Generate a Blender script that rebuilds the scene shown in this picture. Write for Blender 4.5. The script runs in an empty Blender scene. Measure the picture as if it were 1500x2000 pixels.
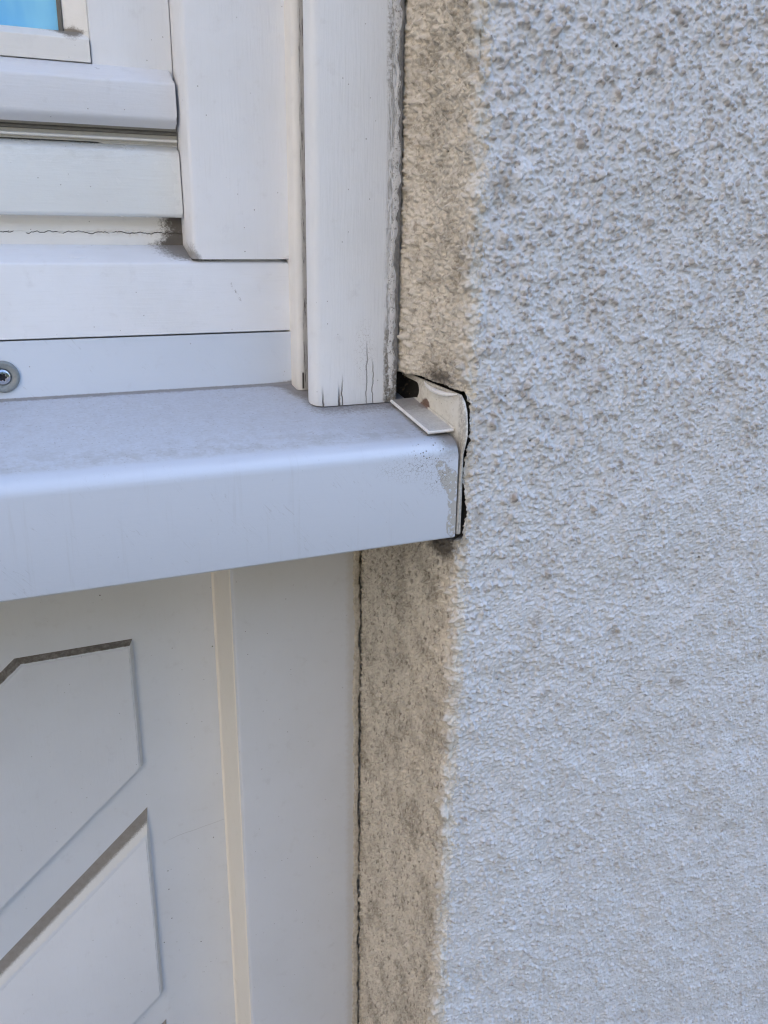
import bpy, bmesh, math, random
import numpy as np
from mathutils import Vector, Matrix
R = math.radians
sc = bpy.context.scene
S = 0.001            # everything below is written in millimetres
ZG = 1200.0          # the zero level used below lies 1.2 m above the ground
def V(x, y, z): return Vector((x*S, y*S, (z+ZG)*S))

# ------------------------------------------------------------------ camera
cd = bpy.data.cameras.new('camera'); cam = bpy.data.objects.new('camera', cd)
sc.collection.objects.link(cam); sc.camera = cam
yaw, pitch, roll, fpx = R(23.92351), R(18.56638), R(-.857218), 1652.56
fwd = Vector((math.sin(yaw)*math.cos(pitch), math.cos(yaw)*math.cos(pitch), -math.sin(pitch)))
right = Vector((math.cos(yaw), -math.sin(yaw), 0)); down = fwd.cross(right)
r2 = math.cos(roll)*right + math.sin(roll)*down
d2 = -math.sin(roll)*right + math.cos(roll)*down
m = Matrix((r2, -d2, -fwd)).transposed().to_4x4(); m.translation = V(0, -420, 0)
cam.matrix_world = m
cd.sensor_fit = 'VERTICAL'; cd.sensor_height = 36.0; cd.lens = fpx/2000*36.0
cd.clip_start = 0.01; cd.clip_end = 500
cd.dof.use_dof = True; cd.dof.focus_distance = 0.53; cd.dof.aperture_fstop = 22.0

# ------------------------------------------------------------------ light
SUN_EL, sx, sy = R(42), .86, .51          # behind the house, off to the right: this side lies in open shade
w = bpy.data.worlds.new('World'); sc.world = w; w.use_nodes = True
nt = w.node_tree; bg = nt.nodes['Background']
sky = nt.nodes.new('ShaderNodeTexSky'); sky.sky_type = 'NISHITA'; sky.sun_disc = False
sky.sun_elevation = SUN_EL; sky.sun_rotation = math.atan2(sx, sy)
sky.air_density = 1.0; sky.dust_density = 1.5; sky.ozone_density = 1.0
nt.links.new(sky.outputs[0], bg.inputs[0]); bg.inputs[1].default_value = 0.15
sl = bpy.data.lights.new('sun', 'SUN'); sl.energy = 4.8; sl.angle = R(.5); sl.color = (1, .93, .83)
so = bpy.data.objects.new('sun', sl); sc.collection.objects.link(so)
sd = Vector((sx*math.cos(SUN_EL), sy*math.cos(SUN_EL), math.sin(SUN_EL)))
so.rotation_euler = sd.to_track_quat('Z', 'Y').to_euler(); so.location = (3, 3, 6)
sc.view_settings.view_transform = 'Standard'; sc.view_settings.look = 'None'
sc.view_settings.exposure = 2.28; sc.view_settings.gamma = 1.0
sc.cycles.filter_width = 1.15; sc.cycles.max_bounces = 8; sc.cycles.diffuse_bounces = 5

# ------------------------------------------------------------------ node expressions
class E:
    nt = None
    def __init__(s, v): s.v = v
    def _m(a, op, *b, clamp=False):
        n = E.nt.nodes.new('ShaderNodeMath'); n.operation = op; n.use_clamp = clamp
        for i, q in enumerate((a,)+b):
            q = q.v if isinstance(q, E) else q
            if isinstance(q, (int, float)): n.inputs[i].default_value = q
            else: E.nt.links.new(q, n.inputs[i])
        return E(n.outputs[0])
    def __add__(a, b): return a._m('ADD', b)
    __radd__ = __add__
    def __sub__(a, b): return a._m('SUBTRACT', b)
    def __rsub__(a, b): return E(b)._m('SUBTRACT', a)
    def __mul__(a, b): return a._m('MULTIPLY', b)
    __rmul__ = __mul__
    def __truediv__(a, b): return a._m('DIVIDE', b)
    def __neg__(a): return a*-1.0
    def abs(a): return a._m('ABSOLUTE')
    def max(a, b): return a._m('MAXIMUM', b)
    def min(a, b): return a._m('MINIMUM', b)
    def pow(a, b): return a._m('POWER', b)
    def sqrt(a): return a._m('SQRT')
    def clamp(a): return a._m('ADD', 0.0, clamp=True)
def ss(x, a, b):                         # smoothstep from a to b (a may exceed b)
    if not isinstance(x, E): x = E(x)
    n = E.nt.nodes.new('ShaderNodeMapRange'); n.interpolation_type = 'SMOOTHSTEP'
    E.nt.links.new(x.v, n.inputs[0])
    if a <= b: lo, hi, p, q = a, b, 0., 1.
    else: lo, hi, p, q = b, a, 1., 0.
    for i, t in zip((1, 2, 3, 4), (lo, hi, p, q)): n.inputs[i].default_value = t
    return E(n.outputs[0])
def vec(x, y, z):
    n = E.nt.nodes.new('ShaderNodeCombineXYZ')
    for i, q in enumerate((x, y, z)):
        q = q.v if isinstance(q, E) else q
        if isinstance(q, (int, float)): n.inputs[i].default_value = q
        else: E.nt.links.new(q, n.inputs[i])
    return n.outputs[0]
def noise(p, scale, detail=3., rough=.55, dist=0.):
    n = E.nt.nodes.new('ShaderNodeTexNoise'); E.nt.links.new(p, n.inputs['Vector'])
    n.inputs['Scale'].default_value = scale; n.inputs['Detail'].default_value = detail
    n.inputs['Roughness'].default_value = rough; n.inputs['Distortion'].default_value = dist
    return E(n.outputs[0])
def voro(p, scale, feat='F1', rnd=1.):
    n = E.nt.nodes.new('ShaderNodeTexVoronoi'); n.feature = feat; E.nt.links.new(p, n.inputs['Vector'])
    n.inputs['Scale'].default_value = scale; n.inputs['Randomness'].default_value = rnd
    c = None
    if feat != 'DISTANCE_TO_EDGE':
        q = E.nt.nodes.new('ShaderNodeSeparateColor'); E.nt.links.new(n.outputs['Color'], q.inputs[0]); c = E(q.outputs[0])
    return E(n.outputs['Distance']), c
def mix(f, a, b):
    n = E.nt.nodes.new('ShaderNodeMix'); n.data_type = 'RGBA'
    if isinstance(f, E): E.nt.links.new(f.v, n.inputs[0])
    else: n.inputs[0].default_value = f
    for i, q in ((6, a), (7, b)):
        if isinstance(q, tuple): n.inputs[i].default_value = (*q, 1)
        else: E.nt.links.new(q, n.inputs[i])
    return n.outputs[2]
class Ctx: pass
def material(name, fn, coat=0.):
    mt = bpy.data.materials.new(name); mt.use_nodes = True; t = mt.node_tree; E.nt = t
    b = t.nodes['Principled BSDF']
    c = Ctx(); g = t.nodes.new('ShaderNodeNewGeometry')
    vm = t.nodes.new('ShaderNodeVectorMath'); vm.operation = 'SUBTRACT'; vm.inputs[1].default_value = (0, 0, ZG*S)
    t.links.new(g.outputs['Position'], vm.inputs[0])
    v2 = t.nodes.new('ShaderNodeVectorMath'); v2.operation = 'SCALE'; v2.inputs['Scale'].default_value = 1/S
    t.links.new(vm.outputs[0], v2.inputs[0]); c.p = v2.outputs[0]
    sp = t.nodes.new('ShaderNodeSeparateXYZ'); t.links.new(c.p, sp.inputs[0])
    c.x, c.y, c.z = E(sp.outputs[0]), E(sp.outputs[1]), E(sp.outputs[2])
    c.b = b; c.t = t
    col, rough, height, hmm = fn(c)
    if isinstance(col, tuple): b.inputs['Base Color'].default_value = (*col, 1)
    else: t.links.new(col, b.inputs['Base Color'])
    if isinstance(rough, E): t.links.new(rough.v, b.inputs['Roughness'])
    else: b.inputs['Roughness'].default_value = rough
    if height is not None:
        bp = t.nodes.new('ShaderNodeBump'); bp.inputs['Strength'].default_value = 1.0
        bp.inputs['Distance'].default_value = hmm*S
        t.links.new(height.v, bp.inputs['Height']); t.links.new(bp.outputs[0], b.inputs['Normal'])
    if coat: b.inputs['Coat Weight'].default_value = coat; b.inputs['Coat Roughness'].default_value = .12
    return mt
def blob(a, b, ca, cb, ra, rb):          # 1 at the centre of an ellipse, 0 at its rim
    u = (a-ca)*(1./ra); v = (b-cb)*(1./rb)
    return (1.0 - (u*u+v*v).sqrt()).clamp()
def specks(c, scale, share, size):
    d, k = voro(c.p, scale)
    return ss(d, size, size*.55)*ss(k, share, share*.98)
DIRT = (.10, .085, .068)
def paint(base, grain='z', rough=.38, grime=None, ampl=.25, speck=True, streak=.05, warm=(.66, .66, .645)):
    def fn(c):
        st = {'z': vec(c.x*1., c.y*1., c.z*.06), 'x': vec(c.x*.06, c.y*1., c.z*1.)}[grain]
        g = noise(st, .8, 4, .6)
        big = noise(c.p, .018, 3, .6)
        mid = noise(c.p, .09, 5, .65)
        col = mix(ss(big, .35, .72)*.28, base, warm)
        col = mix(ss(g, .52, .75)*streak, col, (.3, .29, .28))
        col = mix(ss(mid, .56, .8)*.16, col, (.33, .31, .29))
        if speck:
            f = specks(c, .13, .22, .06).max(specks(c, .30, .05, .13)*.8)
            col = mix(f*.75, col, DIRT)
        h = g*.5 + mid*.6 + big*1.2
        r = rough + mid*.18
        if grime: col, h, r = grime(c, col, h, r)
        return col, r, h, ampl
    return fn
def grime_z(c, col, f, tint=DIRT, sc_=.35, hard=.25):
    n = noise(c.p, sc_, 6, .7)
    k = ss(f*1.5 + n - .5, .5-hard, .5+hard)
    return mix(k*.85, col, tint), k

# ------------------------------------------------------------------ mesh helpers
def finish(name, bm, mt, parent=None, sharp=32, smooth=True):
    bmesh.ops.recalc_face_normals(bm, faces=bm.faces[:])
    for f in bm.faces: f.smooth = smooth
    for e in bm.edges:
        if len(e.link_faces) == 2 and e.calc_face_angle(0) > R(sharp): e.smooth = False
    me = bpy.data.meshes.new(name); bm.to_mesh(me); bm.free()
    off = parent['_base'] if parent is not None and '_base' in parent else None
    o = bpy.data.objects.new(name, me); sc.collection.objects.link(o)
    if mt: me.materials.append(mt)
    if parent is not None:
        b = Vector(parent['_base']); me.transform(Matrix.Translation(-b))
        o.parent = parent; o['_base'] = tuple(b)
    return o
BASES = []
def thing(name, label, cat, base, **kw):
    o = bpy.data.objects.new(name, None); sc.collection.objects.link(o)
    p = V(*base); o.location = p; o['_base'] = tuple(p); o.empty_display_size = .02
    o['label'] = label; o['category'] = cat
    for k, v in kw.items(): o[k] = v
    return o
def rp(pts, n=6):                        # polygon with a radius per corner -> points
    out = []; N = len(pts)
    for i in range(N):
        a, b, c = (Vector(pts[i-1][:2]), Vector(pts[i][:2]), Vector(pts[(i+1) % N][:2]))
        r = pts[i][2] if len(pts[i]) > 2 else 0
        if r <= 0: out.append(tuple(b)); continue
        u, v = (a-b).normalized(), (c-b).normalized()
        th = u.angle(v); t = r/math.tan(th/2)
        p, q = b+u*t, b+v*t; ctr = b+(u+v).normalized()*(r/math.sin(th/2))
        a0 = math.atan2(p.y-ctr.y, p.x-ctr.x); a1 = math.atan2(q.y-ctr.y, q.x-ctr.x)
        da = (a1-a0+math.pi) % (2*math.pi)-math.pi
        for k in range(n+1):
            al = a0+da*k/n; out.append((ctr.x+r*math.cos(al), ctr.y+r*math.sin(al)))
    return out
def extr(name, pts, axis, lo, hi, mt, parent, bev=.8, seg=None, jit=0., fn=None):
    """pts: (y,z) if axis x ; (x,y) if axis z ; (x,z) if axis y"""
    bm = bmesh.new(); pts = rp(pts)
    def P(q, t): return V(t, q[0], q[1]) if axis == 'x' else V(q[0], q[1], t) if axis == 'z' else V(q[0], t, q[1])
    A = [bm.verts.new(P(q, lo)) for q in pts]; f0 = bm.faces.new(A)
    B = [bm.verts.new(P(q, hi)) for q in pts]; f1 = bm.faces.new(B[::-1])
    n = len(pts)
    for i in range(n): bm.faces.new((A[i], B[i], B[(i+1) % n], A[(i+1) % n]))
    if bev:
        es = list({e for f in (f0, f1) for e in f.edges})
        bmesh.ops.bevel(bm, geom=es, offset=bev*S, segments=2, affect='EDGES', profile=.5)
    if fn: fn(bm)
    return finish(name, bm, mt, parent)
def box(name, x0, x1, y0, y1, z0, z1, mt, parent, r=1.):
    return extr(name, [(x0, y0, r), (x1, y0, r), (x1, y1, r), (x0, y1, r)] if r else [(x0, y0), (x1, y0), (x1, y1), (x0, y1)],
                'z', z0, z1, mt, parent, bev=r*.7)

XL = -520       # far left end of the window unit, out of the picture
ZT = 640        # top of the opening
XR = 233.5      # plane of the plastered reveal
SLOPE = math.tan(R(9))
def sillz(y): return -115.3 + SLOPE*(y-5)

# ------------------------------------------------------------------ setting: ground, house, added neighbour
def ground_fn(c):
    n = noise(c.p, .004, 8, .6); k = noise(c.p, .08, 4, .6)
    return mix(ss(n*.6+k*.4, .35, .65), (.085, .083, .08), (.06, .059, .057)), .9, k, 2.
mg = material('dark_paving', ground_fn)  # dark ground, kept so to lessen light bounced up from below
bm = bmesh.new()
for q in ((-60, -60), (60, -60), (60, 60), (-60, 60)): bm.verts.new((q[0], q[1], 0))
bm.faces.new(bm.verts[:]); g = finish('ground', bm, mg); g['kind'] = 'structure'

def render_fn(c):
    k = noise(c.p, .25, 6, .7); n = noise(c.p, .01, 4, .6)
    return mix(n, (.60, .60, .60), (.52, .51, .50)), .9, k, 1.5
m_plain = material('plain_render', render_fn)
m_warm = material('warm_render', lambda c: (mix(noise(c.p, .01, 4), (.62, .56, .47), (.56, .50, .42)), .9, noise(c.p, .2, 4), 2.))

# ------------------------------------------------------------------ plaster wall (dense relief)
rng = np.random.default_rng(7)
DG = .55
Rr = 5.0; L = Rr*math.pi/2
S0, S1 = -156., 388.; Z0, Z1 = -770., 150.
NS = int((S1-S0)/DG)+1; NZ = int((Z1-Z0)/DG)+1
ws = rng.standard_normal((NZ, NS))
fz = np.fft.fftfreq(NZ, DG)[:, None]; fs = np.fft.rfftfreq(NS, DG)[None, :]
def band(lam, wid=.45, ang=None, stretch=1., seed=0):
    """band limited noise of wavelength lam (mm), stretched along ang"""
    r = np.random.default_rng(100+seed).standard_normal((NZ, NS)); F = np.fft.rfft2(r)
    if ang is None: f = np.hypot(fz, fs)
    else:
        a = math.radians(ang); u = fs*math.cos(a)+fz*math.sin(a); v = -fs*math.sin(a)+fz*math.cos(a)
        f = np.hypot(u*stretch, v)
    f = np.maximum(f, 1e-6)
    H = np.exp(-(np.log(f*lam))**2/(2*wid**2))
    o = np.fft.irfft2(F*H, s=(NZ, NS)); return o/o.std()
gs = S0+np.arange(NS)*DG; gz = Z0+np.arange(NZ)*DG
GS, GZ = np.meshgrid(gs, gz)
def sst(x, a, b):
    t = np.clip((x-a)/(b-a), 0, 1); return t*t*(3-2*t)
face = sst(GS, 0, L)                                            # 0 reveal, 1 outer face
patch = band(70, .5, seed=50)
pebbly = np.clip(sst(GZ, -330, -40) + .22*patch - .45*sst(GS, 60, 260)*sst(GZ, 60, -250), .10, 1)   # coarse upper part, finer trowelled lower part
pebbly_r = np.clip(sst(GZ, -150, -90)*.75+.12, 0, 1)            # reveal: finer below the sill
def stamps(n, rmin, rmax, pw, seed, amp, flat=.5, dens=None):
    r = np.random.default_rng(seed); hm = np.zeros((NZ, NS)); idm = np.zeros((NZ, NS))
    cx = r.uniform(S0, S1, n); cz = r.uniform(Z0, Z1, n); rad = rmin+(rmax-rmin)*r.random(n)**pw
    el = r.uniform(.62, 1, n); an = r.uniform(0, math.pi, n); am = r.uniform(.45, 1, n); tint = r.random(n)
    for i in range(n):
        k = int(rad[i]*1.5/DG)+1; ix = int((cx[i]-S0)/DG); iz = int((cz[i]-Z0)/DG)
        a, b, c_, d = max(ix-k, 0), min(ix+k+1, NS), max(iz-k, 0), min(iz+k+1, NZ)
        if b <= a or d <= c_: continue
        if dens is not None and tint[i] > dens[min(iz, NZ-1), min(ix, NS-1)]: continue
        X = gs[a:b][None]-cx[i]; Y = gz[c_:d][:, None]-cz[i]
        u = X*math.cos(an[i])+Y*math.sin(an[i]); v = (-X*math.sin(an[i])+Y*math.cos(an[i]))/el[i]
        ph = np.arctan2(v, u)
        q = np.hypot(u, v)/(rad[i]*(1+.14*np.sin(2*ph+tint[i]*9)+.10*np.sin(3*ph+tint[i]*31)+.05*np.sin(5*ph+tint[i]*17)))
        s_ = np.clip((1-q)/(1-flat), 0, 1)
        hh = amp*am[i]*rad[i]*(s_*s_*(3-2*s_))**.8*(1+.15*np.clip(1-q*q, 0, 1))
        z_ = hm[c_:d, a:b]; z_i = idm[c_:d, a:b]
        w_ = hh > z_; z_[w_] = hh[w_]; z_i[w_] = (.22+.6*(tint[i]*7.3 % 1)**1.6)*np.minimum(1, s_[w_]*4)
    return hm, idm
grain, gid = stamps(80000, .6, 2.1, 1.5, 3, .62, .35, dens=np.where(GS < 0, .35*pebbly_r+.40, .36+.30*pebbly))
big_, bid = stamps(6500, 1.7, 3.5, 2.0, 4, .50, .35, dens=np.where(GS < 0, .12+.1*pebbly_r, .03+.5*pebbly))
def blur(a, sg): return np.fft.irfft2(np.fft.rfft2(a)*np.exp(-2*(np.pi*sg)**2*(fz**2+fs**2)), s=(NZ, NS))
grain, big_ = blur(grain, .26), blur(big_, .36)
fine = band(1.9, .35, seed=1); f2 = band(3.6, .4, seed=2); lump = band(9, .5, seed=3); broad = band(34, .5, seed=4); wide = band(120, .4, seed=9)
strk = band(2.3, .4, ang=17, stretch=2.6, seed=5); strk2 = band(6.0, .4, ang=23, stretch=2.6, seed=6)
ridge = -np.abs(band(5.0, .45, seed=11))+.8
vstr = band(2.6, .4, ang=80, stretch=2.2, seed=8)
pe = pebbly; pr = pebbly_r
hf = ((1.55+.45*pe)*grain + (.8+.95*pe)*big_ + .12*fine + .17*f2 + .24*lump*(.5+.5*pe) + .35*broad + .7*wide
      + (1.1-pe)*(.19*strk+.13*strk2))
hr = ((2.2+.5*pr)*grain + (1.5+.8*pr)*big_ + .14*fine + .34*f2 + .45*lump*(.5+.5*pr) + .25*broad
      + (1-pr)*(.26*vstr))
H = hf*face + hr*(1-face)
# rough lump in the outer face, a broken spot and a few deep pinholes
def bumpat(s_, z_, r_s, r_z): return np.exp(-((GS-s_)/r_s)**2-((GZ-z_)/r_z)**2)
H += face*(-2.2*bumpat(L+14, 12, 16, 10)*(.6+.5*np.clip(lump, -1, 2)) + 1.8*bumpat(L+25, 30, 7, 5))
H -= 2.0*bumpat(L+22, 33, 2, 3)
H += 9.3*sst(-GS+Rr, 50, 71)*sst(GZ, -93, -84)
hp = rng.random((NZ, NS)); pin = np.zeros_like(H)
idx = np.argwhere(hp > .99993)
for (a, b) in idx:
    H[a:a+2, b:b+2] -= 1.6; pin[a:a+2, b:b+2] = 1
corner_w = 1.6*band(26, .5, seed=20)+.9*band(9, .4, seed=21)    # the arris wanders a little
H += (corner_w*.5)*np.exp(-((GS-L/2)/7.)**2)
# notch cut for the sill end
def zl(z, pts):
    return np.interp(z, [p[0] for p in pts], [p[1] for p in pts])
edge = zl(gz, [(-186, -14), (-181, -2), (-177, L-1.0), (-161, L+1.4), (-148, L-.6), (-137, L-1.6), (-127, L-1.6), (-121, L+.3), (-114, L+1.6), (-96, L+.3), (-89, L-3.5), (-86.5, -90), (-86, -200)])
edge = edge + .45*band(5, .5, seed=30)[:, 200]*(gz > -182)*(gz < -90)
topw = -87.6 + .55*band(7, .5, seed=31)[300, :]
botw = -178.5 - 2.5*np.exp(-((gs+8)/14)**2) + .9*band(6, .5, seed=32)[300, :]
notch = (GS < edge[:, None]) & (GZ < topw[None, :]) & (GZ > botw[None, :])
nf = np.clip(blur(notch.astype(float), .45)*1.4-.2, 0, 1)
wall_dirt = np.zeros_like(H)
dd = np.exp(-((GS+14)/15)**2-((GZ+186)/9)**2)*1.3 + np.exp(-((GS+22)/20)**2-((GZ+84)/5)**2)*.75 + .5*np.exp(-((GS+60)/18)**2-((GZ+190)/14)**2)
wall_dirt = dd

cs = list(np.arange(S0, S1+.01, DG)) ; cs = [c for c in cs if c <= S1]
ext_s = [400, 425, 470, 520, 700, 1000, 1500, 2200]
ext_zl = [-1200, -1100, -1000, -920, -860, -800]; ext_zh = [165, 200, 260, 330, 440, 640]
SS = np.array(list(gs)+ext_s); ZZ = np.array(ext_zl+list(gz)+ext_zh)
pz, ps = (len(ext_zl), len(ext_zh)), (0, len(ext_s))
def pad(a, mode='edge'): return np.pad(a, (pz, ps), mode)
Hp = pad(H); nfp = pad(nf); dirtp = pad(wall_dirt); gidp = pad(np.maximum(gid, bid)*np.where(GS > 0, .60+.40*pebbly, .6)); pinp = pad(pin)
capsize = SS[None, :]+0*ZZ[:, None]; ZM = ZZ[:, None]+0*SS[None, :]
th = np.clip(capsize/Rr, 0, math.pi/2)
px = np.where(capsize < 0, XR, np.where(capsize > L, XR+Rr+(capsize-L), XR+Rr-Rr*np.cos(th)))
py = np.where(capsize < 0, Rr-capsize, np.where(capsize > L, 0, Rr-Rr*np.sin(th)))
nx, ny = -np.cos(th), -np.sin(th)
Hh = Hp-.9
X = px+nx*Hh*(1-nfp)+nfp*9.0; Y = py+ny*Hh*(1-nfp)+nfp*np.where(capsize > -8, 5.0, 0); Zc = ZM+nfp*0
co = np.stack([X, Y, Zc+ZG], -1).reshape(-1, 3)*S
nrow, ncol = X.shape
ii = np.arange(nrow*ncol).reshape(nrow, ncol)
quads = np.stack([ii[:-1, :-1], ii[:-1, 1:], ii[1:, 1:], ii[1:, :-1]], -1)
bnd = pad((L+3.2+1.2*band(22, .5, seed=40)+1.9*band(5, .5, seed=41)+ 1.0*f2))
isrev = (capsize < bnd)[:-1, :-1]
def grid_obj(name, sel, mt, parent, attrs):
    q = quads[sel]; used, inv = np.unique(q.reshape(-1), return_inverse=True)
    b = np.array(parent['_base'])
    me = bpy.data.meshes.new(name); me.vertices.add(len(used)); me.vertices.foreach_set('co', (co[used]-b).astype(np.float32).ravel())
    nq = len(q); me.loops.add(nq*4); me.loops.foreach_set('vertex_index', inv.astype(np.int32))
    me.polygons.add(nq); me.polygons.foreach_set('loop_start', np.arange(0, nq*4, 4, dtype=np.int32))
    me.polygons.foreach_set('use_smooth', np.ones(nq, bool)); me.update(calc_edges=True)
    for k, a in attrs.items():
        at = me.attributes.new(k, 'FLOAT', 'POINT'); at.data.foreach_set('value', a.reshape(-1)[used].astype(np.float32))
    me.materials.append(mt); o = bpy.data.objects.new(name, me); sc.collection.objects.link(o); o.parent = parent; return o
def attr(name):
    n = E.nt.nodes.new('ShaderNodeAttribute'); n.attribute_name = name; return E(n.outputs['Fac'])
def face_fn(c):
    grn = attr('grain'); pit = attr('pit'); nd = attr('stain'); el_ = attr('relief')
    n1 = noise(c.p, .035, 5, .6); n2 = noise(c.p, .35, 5, .7); n3 = noise(c.p, 1.6, 3, .6)
    col = mix(ss(n1, .35, .7)*.4, (.59, .605, .63), (.50, .51, .52))
    col = mix(ss(grn+n2*.5-.25, .08, .7)*.62, col, (.27, .24, .22))         # paint worn thin on the grains
    col = mix(ss(n2, .60, .76)*.20, col, (.46, .40, .33))
    rare = noise(c.p, .11, 4, .6)
    col = mix(ss(rare, .64, .74)*.40, col, (.45, .37, .27))
    d, k = voro(c.p, .10)
    col = mix(ss(d, .30, .12)*ss(k, .16, .15)*.45, col, (.28, .22, .16))
    near = ss(c.x+(n2-.5)*30., 245, 240)
    col = mix(near*.85*ss(n3*.4+n2*.8, .50, .62), col, (.56, .50, .42))
    gr = noise(vec(c.x, c.y, c.z*.7), .16, 8, .78)
    col = mix(ss(gr, .55, .68)*.42, col, (.31, .28, .25))
    sp_ = blob(c.x, c.z, 297, -243, 9, 11)
    for bx, bz, ra, rb in ((308, -301, 6, 9), (252, 24, 14, 13), (258, 35, 6, 7), (321, 83, 7, 9), (432, -82, 9, 8), (427, -317, 16, 10), (311, -38, 8, 7), (249, -166, 8, 11), (364, -264, 9, 7), (276, -90, 7, 9)):
        sp_ = sp_.max(blob(c.x, c.z, bx, bz, ra, rb))
    sk = ss(sp_*.9+n2*1.0-.55, .15, .8)
    col = mix(sk*.55, col, (.26, .22, .175))
    col = mix((specks(c, .10, .30, .05)).max(specks(c, .28, .05, .16)*.8).max(pit)*.9, col, (.05, .045, .04))
    col = mix((nd*1.2+n2-.6).clamp()*.6, col, (.12, .10, .08))
    return col, .82, n3*.6+n2*.5, .35
def reveal_fn(c):
    grn = attr('grain'); pit = attr('pit'); nd = attr('stain'); nt_ = attr('notch')
    n1 = noise(c.p, .03, 5, .6); n2 = noise(vec(c.x, c.y*1.0, c.z*.6), .42, 6, .72); n3 = noise(c.p, 1.5, 3, .6)
    col = mix(ss(n1, .35, .7)*.7, (.67, .62, .54), (.53, .49, .42))
    col = mix(ss(n2, .52, .68)*.55, col, (.33, .285, .225))
    col = mix(ss(grn, .12, .7)*.62, col, (.26, .225, .175))
    w1 = vec(c.x+n3*2.5, c.y+n3*2.5, (c.z+n2*4.)*.6)
    mot = noise(w1, .30, 5, .62)
    col = mix(ss(mot, .53, .66)*.50, col, (.22, .185, .14))
    d, k = voro(w1, .20)
    lowf = ss(c.z, -150, -185)
    col = mix(ss(d+n3*.5-.25, .40, .12)*ss(k, .50, .48)*(lowf*.45+.25), col, (.14, .12, .095))
    pale = ss((c.y-7.0)+(n2-.5)*26., 1.5, -1.)
    col = mix(pale*.55, col, (.64, .60, .54))
    greyd = ss(noise(c.p, .03, 5, .65), .46, .62)*ss(noise(c.p, .25, 5, .7), .35, .6)
    col = mix(greyd*.5, col, (.19, .165, .13))
    col = mix(specks(c, .10, .30, .05).max(pit)*.9, col, (.045, .04, .03))
    col = mix(ss(nd+n2*.9-.45, .12, .75)*.85, col, (.07, .06, .05))
    col = mix(nt_*.97, col, (.022, .019, .016))  # darkness of the hole put into the plaster colour inside the notch
    return col, .88, n3*.7+n2*.6, .45
wall = thing('plaster_wall', 'rough roughcast plaster wall painted pale blue grey, with a stained beige reveal beside the window', 'wall', (XR+60, 60, -1200), kind='thing')
A = {'grain': gidp, 'pit': pinp, 'stain': dirtp, 'notch': nfp, 'relief': Hp}
wf = grid_obj('painted_face', ~isrev, material('painted_roughcast', face_fn), wall, {k: A[k] for k in ('grain', 'pit', 'stain', 'relief')})
wf['label'] = 'grainy outer face painted pale blue grey'
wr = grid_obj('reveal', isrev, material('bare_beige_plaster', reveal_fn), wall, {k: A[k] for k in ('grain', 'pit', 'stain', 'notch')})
wr['label'] = 'unpainted beige plaster return with dark pores'
# mass of the wall, well behind the relief skin
box('masonry', XR+14, XR+2190, 12, 300, -1200, ZT, m_plain, wall, 0)
box('lintel', XL-1500, XR+2190, 0, 300, ZT+1, 2400, m_plain, wall, 0)
box('side_pier', XL-1500, XL, 0, 300, -1200, ZT, m_plain, wall, 0)
bm = bmesh.new()

# ------------------------------------------------------------------ window
WHITE = (.78, .80, .835); CREAMY = (.78, .765, .735)
def g_jamb(c, col, h, r):
    f = blob(c.x, c.z, 106, -19, 9, 16)*1.1 + ss(c.z, -14, -21)*.42 + ss(c.x, 160, 167)*.22
    n = noise(c.p, .5, 6, .7)
    k = ss(f+n*.8-.4, .35, .85)
    return mix(k*.7, col, DIRT), h, r+k*.3
def g_rail(c, col, h, r):
    f = blob(c.x, c.y, 109, 132, 30, 28)*1.6*ss(c.y, 113.6, 117) + ss(c.z, -24, -20.5)*ss(c.x, 108, 125)*.38 + ss(c.x, 158, 168)*.32 + ss(c.y, 132, 143)*.30
    n = noise(c.p, .5, 7, .8)
    k = ss(f*.85+n*1.4-.80, .3, .85)
    d, q = voro(c.p, .09)
    sc1 = ss((c.x-133+(c.z+38)*.5).abs()+noise(c.p, .8, 4)*2., 2.0, .8)*ss((c.z+39).abs(), 7, 4)*ss(noise(c.p, .7, 4), .5, .6)
    return mix((k*.8).max(sc1*.8), col, DIRT), h, r+k*.3
def g_recess(c, col, h, r):
    f = blob(c.x, c.z, 108, 1, 22, 18)*1.5 + blob(c.x, c.z, 107, -12, 34, 9)*1.0 + ss(c.z, -9, -12.5)*.25
    n = noise(c.p, .45, 7, .8)
    k = ss(f*.8+n*1.5-.85, .3, .75)
    w_ = noise(vec(c.x*1., 0., c.z*.2), .12, 5, .6)
    crack = ss((c.z+5.2-(w_-.5)*7.).abs(), .32, .12)*ss(noise(c.p, .1, 3), .34, .42)
    halo = ss((c.z+5.2-(w_-.5)*7.).abs(), 3.0, 0.)*.35*ss(c.x, 30, 70)
    col = mix(halo*ss(n, .4, .6), col, (.42, .33, .22))
    return mix((k*.9).max(crack), col, (.055, .043, .032)), h-crack*2., r+k*.3
def g_strip(c, col, h, r):
    n = noise(vec(c.x*2.2, c.y*1.0, c.z*.10), .9, 6, .75)
    a = ss(c.x, 171.2, 173.2)
    b = ss(n, .55, .60)*a
    col = mix(a*.75, col, (.33, .32, .305))
    chip = ss((c.x-171.6).abs(), .9, .4)*ss((c.z+94).abs(), 6, 4.5)
    return mix((b*.95).max(chip), col, (.045, .04, .035)), h-b*2., r+a*.3
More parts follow.
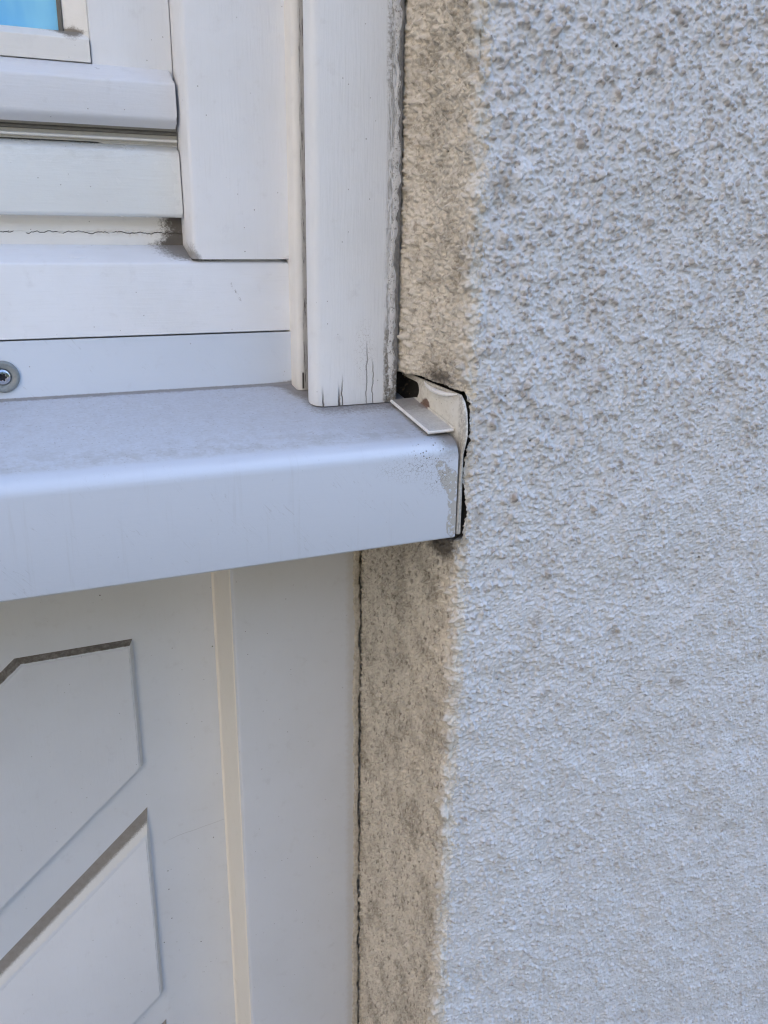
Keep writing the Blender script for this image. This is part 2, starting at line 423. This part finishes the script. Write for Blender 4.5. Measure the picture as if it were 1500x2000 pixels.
def g_casing(c, col, h, r):
    n = noise(c.p, .5, 6, .75); n2 = noise(vec(c.x*1.5, 0., c.z*.12), .9, 5, .7)
    # vertical drying cracks at the foot
    def crk(x0, zt, w, sd):
        wob = noise(vec(c.z*1., sd, 0.), .12, 4, .6)*5.-2.5
        t = ss(c.z, zt+2, zt-12)
        return ss((c.x-x0-wob*.7).abs(), w, w*.35)*t
    cr = crk(184.5, -92, .9, 3.).max(crk(186.2, -86, .45, 8.)).max(crk(202.5, -66, .45, 5.)*.6).max(crk(206.5, -76, .40, 15.)*.8).max(crk(173.5, -93, .7, 25.)).max(crk(216, -96, .35, 35.))
    foot = ss(c.z, -101, -107)*.32
    d, _ = voro(c.p, .45, 'DISTANCE_TO_EDGE')
    root = ss(d, .045, .015)*ss(n, .47, .55)*blob(c.x, c.z, 201, -72, 9, 24)*1.6
    edge_ = ss(c.x+n*6.-3., 213, 217)*ss(n2*.8+n*.3, .52, .64)
    lowp = ss(c.x+n*5.-2.5, 213, 216)*ss(c.z, -52, -66)*ss(n, .38, .55)
    topp = ss((c.x-213-n*4.).abs(), 3.0, 1.)*ss(c.z, 60, 85)*ss(n, .45, .6)
    col = mix(foot*n, col, (.35, .31, .26))
    col = mix((edge_*.6), col, (.40, .385, .36))
    col = mix(lowp*.75, col, (.27, .24, .185))
    col = mix(topp*.6, col, (.33, .32, .30))
    col = mix(root.clamp()*.5, col, (.22, .18, .14))
    col = mix(cr*.85, col, (.085, .07, .058))
    return col, h-cr*3.+edge_*1.5+lowp*2., r+edge_*.3
def g_sash(c, col, h, r):
    n = noise(c.p, .5, 6, .75)
    f = blob(c.x, c.z, 53, 102, 10, 7)*1.5 + blob(c.x, c.z, 45, 102.5, 22, 2.2)*.9 + ss((c.x-62.3).abs(), 1.5, 0.)*ss(c.z, 104, 96)*.5
    k = ss(f*.9+n*1.3-.75, .3, .95)
    e = ss(c.z, 49, 42)*.0
    return mix(k*.9, col, (.13, .11, .085)), h, r
def g_gloss(c, col, h, r):
    n = noise(c.p, .5, 6, .75); n2 = noise(vec(c.x*.3, 0., c.z), .2, 5, .7)
    k = ss(c.z, 30, 42)*ss(n2, .42, .62)*.6 + ss(c.x, 100, 107)*.3*n
    f2_ = ss(c.z, 39.5, 41.5)*.5 + ss(c.z, 5.5, 3.5)*.3*n
    return mix(ss(n2, .55, .75)*.25, mix((k*.45).max(f2_*.7), col, (.33, .31, .26)), (.62, .62, .60)), h, r+k*.25
m_jamb = material('jamb_paint', paint(WHITE, 'z', .42, g_jamb))
m_rail = material('rail_paint', paint(WHITE, 'x', .36, g_rail))
m_recess = material('recess_paint', paint(CREAMY, 'x', .5, g_recess))
m_strip = material('strip_paint', paint(CREAMY, 'z', .45, g_strip, .4))
m_casing = material('casing_paint', paint((.765, .785, .815), 'z', .40, g_casing, .35, streak=.04))
m_sash = material('sash_paint', paint(WHITE, 'z', .30, g_sash))
m_gloss = material('gloss_rail_paint', paint((.74, .765, .765), 'x', .16, g_gloss, .25), coat=.5)
m_bar = material('drip_bar_paint', paint((.70, .715, .75), 'x', .22, None, .35), coat=.3)
m_dark = material('dark_seal', lambda c: (mix(noise(c.p, .4, 3), (.10, .10, .09), (.18, .17, .15)), .6, None, 0))
m_chan = material('shaded_channel', lambda c: (mix(noise(c.p, .4, 4), (.30, .29, .26), (.44, .43, .39)), .6, None, 0))  # shadow under the drip bar put into this dark colour
m_glass = material('painted_sky_glass', lambda c: (mix(ss(c.z+noise(c.p, .3, 5, .7)*9., 109, 104)*.5, mix(ss(noise(vec(c.x*1., 0., c.z*.3), .04, 3), .35, .65), (.30, .70, .97), (.19, .55, .93)), (.35, .45, .50)), .03, None, 0), coat=1.)  # sky reflection painted as blue base colour, with dirt along the bottom

win = thing('window', 'white painted wooden window with drip bar, grimy lower corner and weathered cover boards', 'window', (-140, 115, -120), kind='thing')
# bottom rail of the frame with a sloping ledge
extr('bottom_rail', [(113, -63.6, .5), (113, -21.8, 1.6), (142.8, -12.2), (160, -12.2), (160, -63.6)], 'x', XL, 168, m_rail, win)
extr('rebate', [(142.8, -12.5), (142.8, -5, .6), (143.6, -4.5, .6), (143.6, 12), (160, 12), (160, -12.5)], 'x', XL, 109.5, m_recess, win, .3)
# frame upright (jamb)
extr('jamb', [(108.4, 111.5, 2.6), (170, 111.5, .4), (170, 160), (108.4, 160)], 'z', -19.6, ZT, m_jamb, win, 1.2)
extr('jamb_strip', [(168, 98, 3.2), (190, 98), (190, 160), (168, 160)], 'z', -100.2, ZT, m_strip, win, .6)
def cutfoot(bm):
    for v in bm.verts:
        z = v.co.z/S-ZG
        if z < -90:
            y = v.co.y/S; x = v.co.x/S
            v.co.z += (sillz(y)-sillz(67))*S
cas = extr('casing', [(167.6, 66, 5.5), (223.4, 66, 1.5), (223.4, 79), (167.6, 79, 3)], 'z', -104.8, ZT, m_casing, win, .8, fn=cutfoot)
box('casing_packer', 186, 221, 79.5, 97.5, -99, ZT, m_casing, win, 0)
bm = bmesh.new()
bmesh.ops.create_uvsphere(bm, u_segments=24, v_segments=12, radius=1, matrix=Matrix.Translation(V(43.6, 124, -21.8+.322*11+.1)) @ Matrix.Rotation(math.atan(.322), 4, 'X') @ Matrix.Diagonal((5.4*S, 3.6*S, .5*S, 1)))
finish('paint_drip', bm, m_rail, win)
# sash: stile, bottom rail, glazing beads, glass
box('sash_stile', 62.5, 108, 141, 185, 42, ZT, m_sash, win, .8)
extr('sash_rail', [(134.5, 41.6, 2.2), (132.6, 4.2, 2.6), (136, 4.0), (175, 4.0), (175, 45), (142, 45.2)], 'x', XL, 107.6, m_gloss, win, 1.0)
box('sash_rail_upper', XL, 62.3, 142.5, 185, 45.5, 86.5, m_sash, win, 0)
extr('drip_channel', [(139.9, 45.3), (139.9, 56.1), (141.4, 56.1), (141.4, 45.3)], 'x', XL, 107.9, m_chan, win, 0)
extr('drip_groove', [(139.9, 46.6), (138.4, 47.0, .3), (138.2, 48.0, .3), (139.9, 48.6)], 'x', XL, 107.8, m_recess, win, .1)
extr('drip_seal', [(139.9, 50.4, .2), (138.8, 50.8, .3), (138.6, 52.0, .3), (139.9, 53)], 'x', XL, 107.8, m_dark, win, .2)
bar = extr('drip_bar', [(141.4, 86.9, .8), (128.6, 77.4, 2.4), (127.2, 57.6, 3.0), (133.0, 55.0, 1.0), (135.0, 53.6, .5), (137.0, 56.2), (141.4, 56.2)], 'x', XL, 106.3, m_bar, win, 1.6)
m_bead = material('bead_paint', paint(CREAMY, 'x', .4, g_sash))
extr('glazing_bead', [(139.5, 86.6, .3), (139.5, 98.2, .8), (146, 102.6), (150, 102.6), (150, 86.6)], 'x', XL, 61.8, m_bead, win, .4)
extr('glazing_bead', [(56.2, 147.5), (61.9, 141.6, .5), (62.4, 142), (62.4, 152), (49.5, 152), (49.5, 149.4, .4)], 'z', 98.0, ZT, m_bead, win, .3)
extr('gasket', [(46.9, 149.0, .4), (49.4, 148.6, .4), (49.4, 151), (46.9, 151)], 'z', 101.5, ZT, m_dark, win, .2)
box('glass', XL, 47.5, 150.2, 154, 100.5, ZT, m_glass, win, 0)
box('sash_back', XL, 62.3, 155, 185, 86.6, ZT, m_dark, win, 0)

def clump(name, x, y, z, r, n, mt, parent, seed):
    rr = random.Random(seed); bm = bmesh.new()
    for _ in range(n):
        c = V(x+rr.gauss(0, r[0]), y+rr.gauss(0, r[1]), z+rr.gauss(0, r[2])); q = rr.uniform(.3, .9)*S
        mm = Matrix.Translation(c) @ Matrix.Rotation(rr.random()*6, 4, Vector((rr.random(), rr.random(), 1)).normalized()) @ Matrix.Diagonal((1, rr.uniform(.3, 1), rr.uniform(.4, 1), 1))
        bmesh.ops.create_icosphere(bm, subdivisions=1, radius=q, matrix=mm)
    return finish(name, bm, mt, parent)
m_muck = material('muck', lambda c: (mix(noise(c.p, .9, 4), (.045, .035, .028), (.12, .09, .06)), .95, noise(c.p, 2., 3), .4))
# ragged grey sealant along the right edge of the casing
def ragged(name, x_lo, x_hi, y, z0, z1, step, mt, parent, fl, fh, thick=1.2, lumps=.5, seed=1):
    r = random.Random(seed); bm = bmesh.new(); n = int((z1-z0)/step); rows = []
    for i in range(n+1):
        z = z0+(z1-z0)*i/n; a, b = fl(z), fh(z); row = []
        for k in range(5):
            t = k/4; x = a+(b-a)*t; prof = (1-(2*t-1)**4)
            row.append(bm.verts.new(V(x, y-thick*prof-(r.random()*lumps if 0 < k < 4 else 0), z)))
        rows.append(row)
    for i in range(n):
        for k in range(4): bm.faces.new((rows[i][k], rows[i][k+1], rows[i+1][k+1], rows[i+1][k]))
    return finish(name, bm, mt, parent)
def n1d(seed, lam):
    r = random.Random(seed); v = [r.uniform(-1, 1) for _ in range(4000)]
    def f(z):
        t = z/lam+1500; i = int(math.floor(t)); k = t-i; k = k*k*(3-2*k); return v[i % 4000]*(1-k)+v[(i+1) % 4000]*k
    return f
q1, q2, q3, q4 = n1d(1, 26), n1d(2, 7), n1d(3, 2.6), n1d(4, 15)
def sealant_fn(c):
    n = noise(c.p, .5, 5, .7)
    return mix(ss(n, .4, .65), (.135, .135, .135), (.21, .205, .195)), .75, noise(c.p, 1.2, 4), .4
m_seal = material('grey_sealant', sealant_fn)
ragged('sealant', 0, 0, 66.3, -84, ZT, 1.1, m_seal, win,
       lambda z: 220.3+1.1*q1(z)+1.3*q2(z)+.7*q3(z)+(1.0 if z > 20 else 0), lambda z: 223.8+.2*q3(z), .7, .35)
m_flake = material('chalky_filler', lambda c: (mix(ss(noise(c.p, .6, 6, .75), .52, .62), (.64, .64, .64), (.26, .25, .235)), .9, noise(c.p, 1., 4), .6))
clump('mortar_crumbs', 234, 78, -98, (3.5, 5, 4), 26, m_muck, wall, 3)
ragged('filler', 0, 0, 66.25, -96, ZT, 1.1, m_flake, win,
       lambda z: min(216.2+1.9*q4(z)+1.1*q3(z+50)+(1.2 if z > 20 else 0), 220.2+1.1*q1(z)+1.3*q2(z)), lambda z: 220.3+1.1*q1(z)+1.3*q2(z)+.7*q3(z)+(1.0 if z > 20 else 0)+.3, .35, .25, 5)
# ------------------------------------------------------------------ window sill
def sill_paint(c, col, h, r):
    n = noise(c.p, .5, 6, .75); n2 = noise(c.p, .12, 5, .65)
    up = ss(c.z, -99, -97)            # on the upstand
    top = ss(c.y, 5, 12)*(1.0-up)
    col = mix((1.0-up)*.75, col, (.47, .51, .585))  # upstand's brighter lighting put into colour: top and front made darker
    dust = top*(ss(n2, .2, .8)*.22+ss(n, .4, .62)*.20+.12)
    col = mix(dust, col, (.34, .335, .34))
    d, k = voro(c.p, .55)
    dots = ss(d, .26, .16)*ss(k, .16, .15)*top
    d2, k2 = voro(c.p, .28)
    dots = dots.max(ss(d2, .16, .1)*ss(k2, .12, .11)*top)
    col = mix(dots*.5, col, (.16, .14, .13))
    smear = ss(noise(vec(c.x*.35, c.y*1., 0.), .22, 5, .7), .60, .70)*top
    col = mix(smear*.40, col, (.25, .23, .22))
    # dark line in the back angle, dirt below the casing
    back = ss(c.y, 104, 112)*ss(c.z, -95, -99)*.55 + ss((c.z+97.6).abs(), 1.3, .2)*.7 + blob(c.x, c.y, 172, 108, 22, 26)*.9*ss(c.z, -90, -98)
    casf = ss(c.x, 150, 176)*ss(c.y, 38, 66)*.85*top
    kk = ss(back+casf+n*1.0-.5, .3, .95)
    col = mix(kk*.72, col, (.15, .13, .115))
    # flaking paint at the end of the front
    fr = ss(c.y, 8, 2)
    runs = ss(noise(vec(c.x*1., 0., c.z*.045), .22, 5, .7), .55, .70)*fr
    col = mix(runs*.16, col, (.33, .33, .34))
    scr_ = ss((noise(vec(c.x*.5+c.z*.4, c.y*.3, c.z*.06), .5, 2, .5)-.5).abs(), .006, .001)*ss(noise(c.p, .05, 3), .5, .62)
    col = mix(scr_*.30, col, (.25, .25, .27))
    bev_ = ss(c.y, 6, 16)*ss(c.y, 40, 16)*(1.0-up)
    col = mix(bev_*ss(n2, .40, .62)*.30, col, (.30, .29, .28))
    nn = noise(c.p, .16, 5, .62)
    f = blob(c.x, c.z, 230, -150, 7, 27)*1.15 + blob(c.x, c.z, 219, -129, 9, 7)*.95 + blob(c.x, c.z, 224, -138, 9, 12)*.75 + blob(c.x, c.z, 229, -168, 6, 10)*.9
    nn = noise(c.p, .11, 8, .68, .4)
    fl = ss(f*.8+nn*1.3-.80, .285, .30)*ss(noise(c.p, .3, 5, .6), .57, .55)
    col = mix(fl*fr, col, (.40, .39, .37))
    rim = ss((f*.8+nn*1.3-.80-.29).abs(), .04, .012)*fr*.35
    col = mix(rim, col, (.2, .18, .16))
    d3, _ = voro(c.p, .55, 'DISTANCE_TO_EDGE')
    web = ss(d3, .07, .02)*(blob(c.x, c.z, 207, -129, 32, 11)*1.5).max(blob(c.x, c.z, 220, -136, 13, 14)*1.8)*ss(n, .44, .54)
    chips = specks(c, .55, .34, .34)*blob(c.x, c.z, 217, -121, 17, 10)*2.4
    endd = ss(c.x+n*9.-4., 217, 228)*ss(c.z+n*8., -124, -113)*ss(c.y, 40, 14)*1.0
    col = mix((web*.55).max(chips.clamp()*.85).clamp(), col, (.10, .085, .07))
    col = mix(endd*.75, col, (.17, .145, .115))
    col = mix(ss(c.z, -174.2, -175.0)*.25*n, col, (.2, .2, .2))
    return col, h-fl*fr*1.2, r+dust*.35+fl*.3
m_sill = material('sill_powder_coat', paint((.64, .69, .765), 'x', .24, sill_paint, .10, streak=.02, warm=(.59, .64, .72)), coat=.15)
sill = thing('window_sill', 'sheet metal window sill in pale blue grey, paint flaking at its end by the wall', 'window sill', (-140, 40, -150), kind='thing')
t = 1.6; bz = -175.2; yf = -3.0; yb = 113.2
outer = [(yb-t, -64.4), (yb-t, sillz(yb-t), 1.2), (yf, sillz(yf), 9.0), (yf, bz, 1.5), (12, bz, .3)]
inner = [(12, bz+t, .3), (yf+t, bz+t, .3), (yf+t, sillz(yf+t)-t, 7.5), (yb, sillz(yb)-t, .3), (yb, -64.4)]
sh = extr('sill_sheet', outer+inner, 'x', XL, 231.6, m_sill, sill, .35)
# end upstand plate set into the plaster, with a flange lying on the sill
def cap_fn(c):
    n = noise(c.p, .5, 6, .75); n2 = noise(c.p, .14, 4)
    col = mix(ss(n2, .4, .7)*.5, (.74, .72, .66), (.62, .59, .52))
    col = mix(specks(c, .5, .25, .2)*.6, col, DIRT)
    rust = blob(c.y, c.x, 47, 234, 9, 7)*1.5
    rk = ss(rust*ss(c.z, -97, -104)+n*.7-.35, .45, .8)
    col = mix(rk*.85, col, (.13, .045, .018))
    flat = ss(c.x, 233.6, 232.6)
    dk = ss(flat*.45+ss(c.y, 30, 58)*.4+n*.7-.35, .25, .9)
    col = mix(flat*.45, col, (.50, .51, .53))
    col = mix(dk*.75, col, (.17, .15, .13))
    gm = ss(noise(c.p, .25, 7, .8), .52, .68)*(1.0-flat)
    col = mix(gm*.40, col, (.36, .32, .25))
    topd = ss(c.z, -96, -90.5)*ss(n, .35, .6)
    col = mix(topd*.45, col, (.25, .21, .16))
    ed = ss(c.y, 5.5, 2.5)*ss(n, .35, .6)
    col = mix(ed*.7, col, (.30, .28, .26))
    col = mix(ss(c.z, -112, -122)*.4, col, (.30, .28, .25))
    return col, .5, n, .25
m_cap = material('end_cap_coating', cap_fn)
m_white = material('fresh_white_paint', lambda c: (mix(ss(noise(c.p, .8, 4), .5, .7)*.5, (.82, .81, .79), (.55, .52, .48)), .5, noise(c.p, 1.2, 3), .2))
bm = bmesh.new()
pl = rp([(83, -88.6), (57, -89.5, 3), (4.5, -90.5, 5), (-.6, -97, 8), (-2.2, -113, 3), (-1.0, -124, 3), (-1.6, -174.5, 2), (12, -174.5), (30, -118), (58, -108), (60, -102, 4), (54.5, -96.5, 5), (60, -92.2, 4), (83, -91.2)])
A_ = [bm.verts.new(V(234.6, y, z)) for y, z in pl]; B_ = [bm.verts.new(V(236.0, y, z)) for y, z in pl]
bm.faces.new(A_); bm.faces.new(B_[::-1])
for i in range(len(pl)): bm.faces.new((A_[i], B_[i], B_[(i+1) % len(pl)], A_[(i+1) % len(pl)]))
cap = finish('end_plate', bm, m_cap, sill); cap['label'] = 'cream upright end plate with rust in its corner'
def tube(name, pts, rad, mt, parent, n=8):
    bm = bmesh.new(); rings = []
    P = [V(*p) for p in pts]
    for i, p in enumerate(P):
        d = (P[min(i+1, len(P)-1)]-P[max(i-1, 0)]).normalized()
        a = d.orthogonal().normalized(); b = d.cross(a); r_ = (rad[i] if isinstance(rad, list) else rad)*S
        if i and rings:
            a = (a0-d*a0.dot(d)).normalized(); b = d.cross(a)
        a0 = a
        rings.append([bm.verts.new(p+a*r_*math.cos(2*math.pi*k/n)+b*r_*math.sin(2*math.pi*k/n)) for k in range(n)])
    for i in range(len(rings)-1):
        for k in range(n): bm.faces.new((rings[i][k], rings[i][(k+1) % n], rings[i+1][(k+1) % n], rings[i+1][k]))
    bm.faces.new(rings[0]); bm.faces.new(rings[-1][::-1])
    return finish(name, bm, mt, parent)
tube('plate_bead', [(235.4, 4.5, -91), (235.5, 1.0, -94.5), (235.7, -.8, -99), (235.8, -2.2, -106), (235.7, -3.0, -113), (235.2, -2.4, -119), (234.8, -1.6, -124), (234.2, -1.6, -140), (233.8, -1.8, -158), (233.4, -1.8, -173)],
     [.9, 1.3, 1.5, 1.5, 1.4, 1.1, .8, .8, .8, .6], m_cap, sill)
tube('torn_lip', [(234.6, 50, -90.4), (233.4, 44, -91.6), (232.8, 36, -92.6), (232.6, 27, -92.8), (232.8, 18, -92.4), (233.4, 11, -91.4), (234.4, 7, -90.6)],
     [.4, 1.0, 1.5, 1.5, 1.3, .9, .4], m_white, sill)
fz = lambda y: sillz(y)+2.1
bm = bmesh.new()
fp = [(217.3, 61.5), (217.3, 7.0), (236, 8.5), (236, 63)]
ths = []
for dz in (0, 1.7):
    ths.append([bm.verts.new(V(x, y, fz(y)+dz)) for x, y in fp])
bm.faces.new(ths[0][::-1]); bm.faces.new(ths[1])
for i in range(4): bm.faces.new((ths[0][i], ths[0][(i+1) % 4], ths[1][(i+1) % 4], ths[1][i]))
bmesh.ops.bevel(bm, geom=bm.edges[:], offset=.35*S, segments=2, affect='EDGES')
fo = finish('end_flange', bm, m_cap, sill); fo['label'] = 'grubby flange lying on the sill surface'
tube('flange_edge', [(217.4, 61, fz(61)+.9), (217.4, 34, fz(34)+.9), (217.4, 7.2, fz(7.2)+.9), (226, 7.6, fz(7.6)+.9), (233.5, 8.3, fz(8.3)+.9)], .95, m_white, sill)
tube('flange_fold', [(233.9, 60, fz(60)+2.0), (233.9, 7.5, fz(7.5)+2.0)], .55, m_cap, sill)

# screw with washer cap in the upstand
def lathe(name, cx, cz, y0, prof, mt, parent, n=48):
    bm = bmesh.new(); rings = []
    for r_, y in prof:
        rings.append([bm.verts.new(V(cx+r_*math.cos(2*math.pi*k/n), y0-y, cz+r_*math.sin(2*math.pi*k/n))) for k in range(n)] if r_ > 0 else None)
    for i in range(len(rings)-1):
        for k in range(n): bm.faces.new((rings[i][k], rings[i][(k+1) % n], rings[i+1][(k+1) % n], rings[i+1][k]))
    return finish(name, bm, mt, parent, 40)
m_wash = material('grey_plastic', lambda c: (mix(ss(noise(c.p, .6, 4), .45, .7)*.5, (.24, .26, .26), (.16, .17, .17)), .38, noise(c.p, 1., 3), .05))
def metal_fn(c):
    c.b.inputs['Metallic'].default_value = 1.
    return mix(noise(c.p, .7, 4), (.62, .63, .66), (.42, .43, .47)), .24, noise(c.p, 2., 3), .04
m_metal = material('zinc_plated_steel', metal_fn)
m_hole = material('recess_black', lambda c: ((.02, .02, .025), .6, None, 0))
SX, SZ, SY = -4.9, -84.1, yb-t
lathe('washer_cap', SX, SZ, SY, [(9.2, -.2), (9.2, .9), (8.8, 1.7), (8.1, 2.1), (7.2, 2.0), (5.6, 1.3), (4.9, 1.0), (4.7, .2)], m_wash, sill)
scr = None
bm = bmesh.new(); n = 72
def ring(fr, y): return [bm.verts.new(V(SX+fr(a)*math.cos(a), SY-y, SZ+fr(a)*math.sin(a))) for a in (2*math.pi*k/n for k in range(n))]
star = lambda k: (lambda a: k*(2.0+.42*math.cos(6*a+.5)))
rs = [ring(lambda a: 4.75, .2), ring(lambda a: 4.7, 1.2), ring(lambda a: 4.2, 2.0), ring(lambda a: 3.3, 2.5), ring(star(1.08), 2.65), ring(star(1.0), 2.55), ring(star(.94), .9)]
for i in range(len(rs)-1):
    for k in range(n): bm.faces.new((rs[i][k], rs[i][(k+1) % n], rs[i+1][(k+1) % n], rs[i+1][k]))
scr = finish('screw_head', bm, m_metal, sill, 35)
bm = bmesh.new(); bm.faces.new(ring(star(.94), .92)); finish('drive_recess', bm, m_hole, scr)

# ------------------------------------------------------------------ panel below the sill
PY = 207.0
def g_panel(c, col, h, r):
    n = noise(c.p, .6, 6, .75)
    f = ss(noise(c.p, .05, 4, .6), .6, .72)
    crack = ss((c.z+505-(c.x-95)*.16-(noise(c.p, .05, 3)-.5)*3.).abs(), .35, .12)*ss(c.x, 72, 84)
    col = mix(crack*.4, col, (.28, .28, .28))
    return mix(specks(c, .12, .10, .085)*.9, col, (.02, .02, .02)), h, r
def g_field(c, col, h, r):
    # dust settled on the upward facing bevels
    n = noise(c.p, 1.1, 5, .8); n2 = noise(c.p, .25, 5, .7)
    bev = ss(c.y+n2*1.4-.7, 200.6, 201.6)
    g_ = c.t.nodes.new('ShaderNodeNewGeometry'); s_ = c.t.nodes.new('ShaderNodeSeparateXYZ')
    c.t.links.new(g_.outputs['True Normal'], s_.inputs[0]); up = ss(E(s_.outputs[2]), .07, .18)
    deep = ss(c.y+n*3.2-1.6, 203.0, 204.2)
    hi = ss(c.z, -440, -330)
    col = mix(bev*up*(.5+.5*n2), col, (.80, .775, .73))
    col = mix((deep*(.75+.25*n2)).max(hi*(.75+.25*n2))*up*bev, col, (.20, .175, .15))
    col = mix(hi*up*bev*ss(n2+n*.3-.15, .30, .65)*.6, col, (.10, .085, .07))
    return col, h+bev*up*n*1.3, r+bev*up*.4
m_panel = material('panel_paint', paint((.70, .725, .77), 'z', .32, g_panel, .12, streak=.02, warm=(.63, .65, .68)))
m_field = material('raised_field_paint', paint((.69, .71, .75), 'z', .48, g_field, .22, streak=.05, warm=(.62, .63, .66)))
m_stile = material('stile_paint', paint((.69, .71, .75), 'z', .34, lambda c, col, h, r: (mix(ss(c.x+noise(c.p, .3, 5)*7., 221, 228)*.4, col, (.48, .43, .36)), h, r), .12, streak=.015, warm=(.62, .63, .64)))
m_cream = material('warm_lit_cream', paint((.85, .81, .735), 'z', .5, None, .2, speck=False, streak=.03, warm=(.83, .79, .70)))  # warm light on the stile's left side painted as cream
pan = thing('wall_panel', 'white panel below the sill with raised diagonal fields, dusty on their upper edges', 'panel', (-140, 180, -1200), kind='thing')
bm = bmesh.new()
xs = [XL]+[-300+k*10 for k in range(36)]+[56+k*1.5 for k in range(52)]; xs = [x for x in xs if x < 130.5]+[131.2]
def cove(x, z):
    t_ = min(max((x-66)/58, 0), 1)
    return PY+3.4*math.sin(math.pi*t_)**1.2*(.75+.25*math.sin(z/37.))-.0
zs = [-1200+k*12 for k in range(90)]; zs = [z for z in zs if z < -175]+[-172]
grid = [[bm.verts.new(V(x, cove(x, z), z)) for x in xs] for z in zs]
for i in range(len(zs)-1):
    for j in range(len(xs)-1): bm.faces.new((grid[i][j], grid[i][j+1], grid[i+1][j+1], grid[i+1][j]))
finish('panel_board', bm, m_panel, pan)
extr('stile', [(130, 146, 2.2), (229.2, 146, .8), (229.2, 225), (130, 225)], 'z', -1200, -172, m_stile, pan, 0)
extr('lit_side_strip', [(129.2, 150.5, .5), (129.95, 149.8), (129.95, 211), (127.6, 211), (127.6, 206, .5), (129.2, 205)], 'z', -1200, -172, m_cream, pan, 0)  # thin strip added to carry the painted warm light
def field(poly, d=7.0, w=7.0, ups=None):
    """raised field: outline poly (x,z) at the board, bevelled to a face d in front"""
    n = len(poly); P = [Vector(p) for p in poly]; ctr = sum(P, Vector((0, 0)))/n; ins = []
    for i in range(n):
        a, b, c_ = P[i-1], P[i], P[(i+1) % n]
        n1 = (b-a).normalized(); n1 = Vector((-n1.y, n1.x)); n2 = (c_-b).normalized(); n2 = Vector((-n2.y, n2.x))
        if n1.dot(ctr-a) < 0: n1 = -n1
        if n2.dot(ctr-b) < 0: n2 = -n2
        w1 = w if ups is None else ups[(i-1) % n]; w2 = w if ups is None else ups[i]
        # intersect the two offset lines
        dt = n1.x*n2.y-n1.y*n2.x; c1 = n1.dot(a)+w1; c2 = n2.dot(b)+w2
        ins.append(Vector(((c1*n2.y-c2*n1.y)/dt, (n1.x*c2-n2.x*c1)/dt)))
    bm = bmesh.new()
    o = [bm.verts.new(V(p.x, PY+2, p.y)) for p in P]; k = [bm.verts.new(V(p.x, PY-d, p.y)) for p in ins]
    bm.faces.new(k)
    for i in range(n): bm.faces.new((o[i], o[(i+1) % n], k[(i+1) % n], k[i]))
    bmesh.ops.bevel(bm, geom=[e for e in bm.edges if all(v in k for v in e.verts)], offset=.9*S, segments=2, affect='EDGES')
    return finish('raised_field', bm, m_field, pan, 50)
field([(-24, -308.5), (64, -308.5), (64, -425), (-420, -846), (-420, -661)], ups=[4.2, 4.5, 4.0, 4, 7.0])
field([(64, -460), (64, -668), (-420, -1089), (-420, -893)], ups=[4.5, 4, 4, 22.0])
field([(64, -697), (64, -900), (-200, -1130), (-420, -1130), (-420, -1128)][:3]+[(-420, -1190), (-420, -1128)], ups=[4.5, 4, 4, 4, 22.0])
# crumbling filler between stile and plaster, with a hairline gap
m_fill = material('beige_filler', lambda c: (mix(ss(noise(c.p, .3, 6, .7), .4, .65), (.58, .53, .45), (.42, .37, .30)), .9, noise(c.p, 1., 5, .7), .6))
p1, p2, p3 = n1d(11, 19), n1d(12, 6), n1d(13, 2.2)
ragged('filler', 0, 0, 146.6, -900, -176, 1.3, m_fill, pan, lambda z: 225.8+1.0*p1(z)+.8*p3(z), lambda z: 231.7+.5*p1(z+200)+1.0*p2(z)+.6*p3(z+9), 1.4, .7, 8)

# ------------------------------------------------------------------ surroundings behind the camera
hs = thing('house', 'plain rendered house body carrying the window wall', 'house', (0, 4000, -1200), kind='thing')
box('wall', -4000, 4500, 305, 8000, -1200, 4400, m_plain, hs, 0)
ng = thing('added_neighbour_house', 'unseen warm beige house added to bounce sunlight onto the window from the left', 'house', (-7000, -2200, -1200), kind='thing')  # house added out of view for warm bounce on left-facing sides
box('wall', -12000, -2600, -4200, -250, -1200, 3600, m_warm, ng, 0)
rf = extr('roof', [(-4600, 3602), (100, 3602), (-2200, 5200)], 'x', -12300, -2400, material('roof_tiles', lambda c: ((.30, .12, .07), .8, noise(c.p, .05, 3), 8.)), ng, 0)

hd = thing('added_hedge', 'unseen bank of dark green leaves added to block low sky light', 'added_hedge', (0, -9000, -1200), kind='thing')  # added out of view to cut horizon light and deepen the relief
r_ = random.Random(5); bm = bmesh.new()
for i in range(9000):
    x, z = r_.uniform(-14000, 14000), r_.uniform(-1200, 4200); y = -9000+r_.gauss(0, 450)
    a = Vector((r_.gauss(0, 1), r_.gauss(0, 1), r_.gauss(0, 1))).normalized(); b = a.orthogonal().normalized(); q = r_.uniform(120, 260)*S
    bm.faces.new([bm.verts.new(V(x, y, z)+p) for p in (a*q, b*q*.6, -a*q, -b*q*.6)])
m_leaf = material('added_hedge_leaves', lambda c: (mix(noise(c.p, .002, 3), (.04, .07, .02), (.07, .10, .035)), .7, None, 0))
finish('foliage', bm, m_leaf, hd, smooth=False)
box('stem_mass', -14000, 14000, -9900, -9300, -1200, 4000, m_leaf, hd, 0)

for o in sc.objects:
    if '_base' in o: del o['_base']
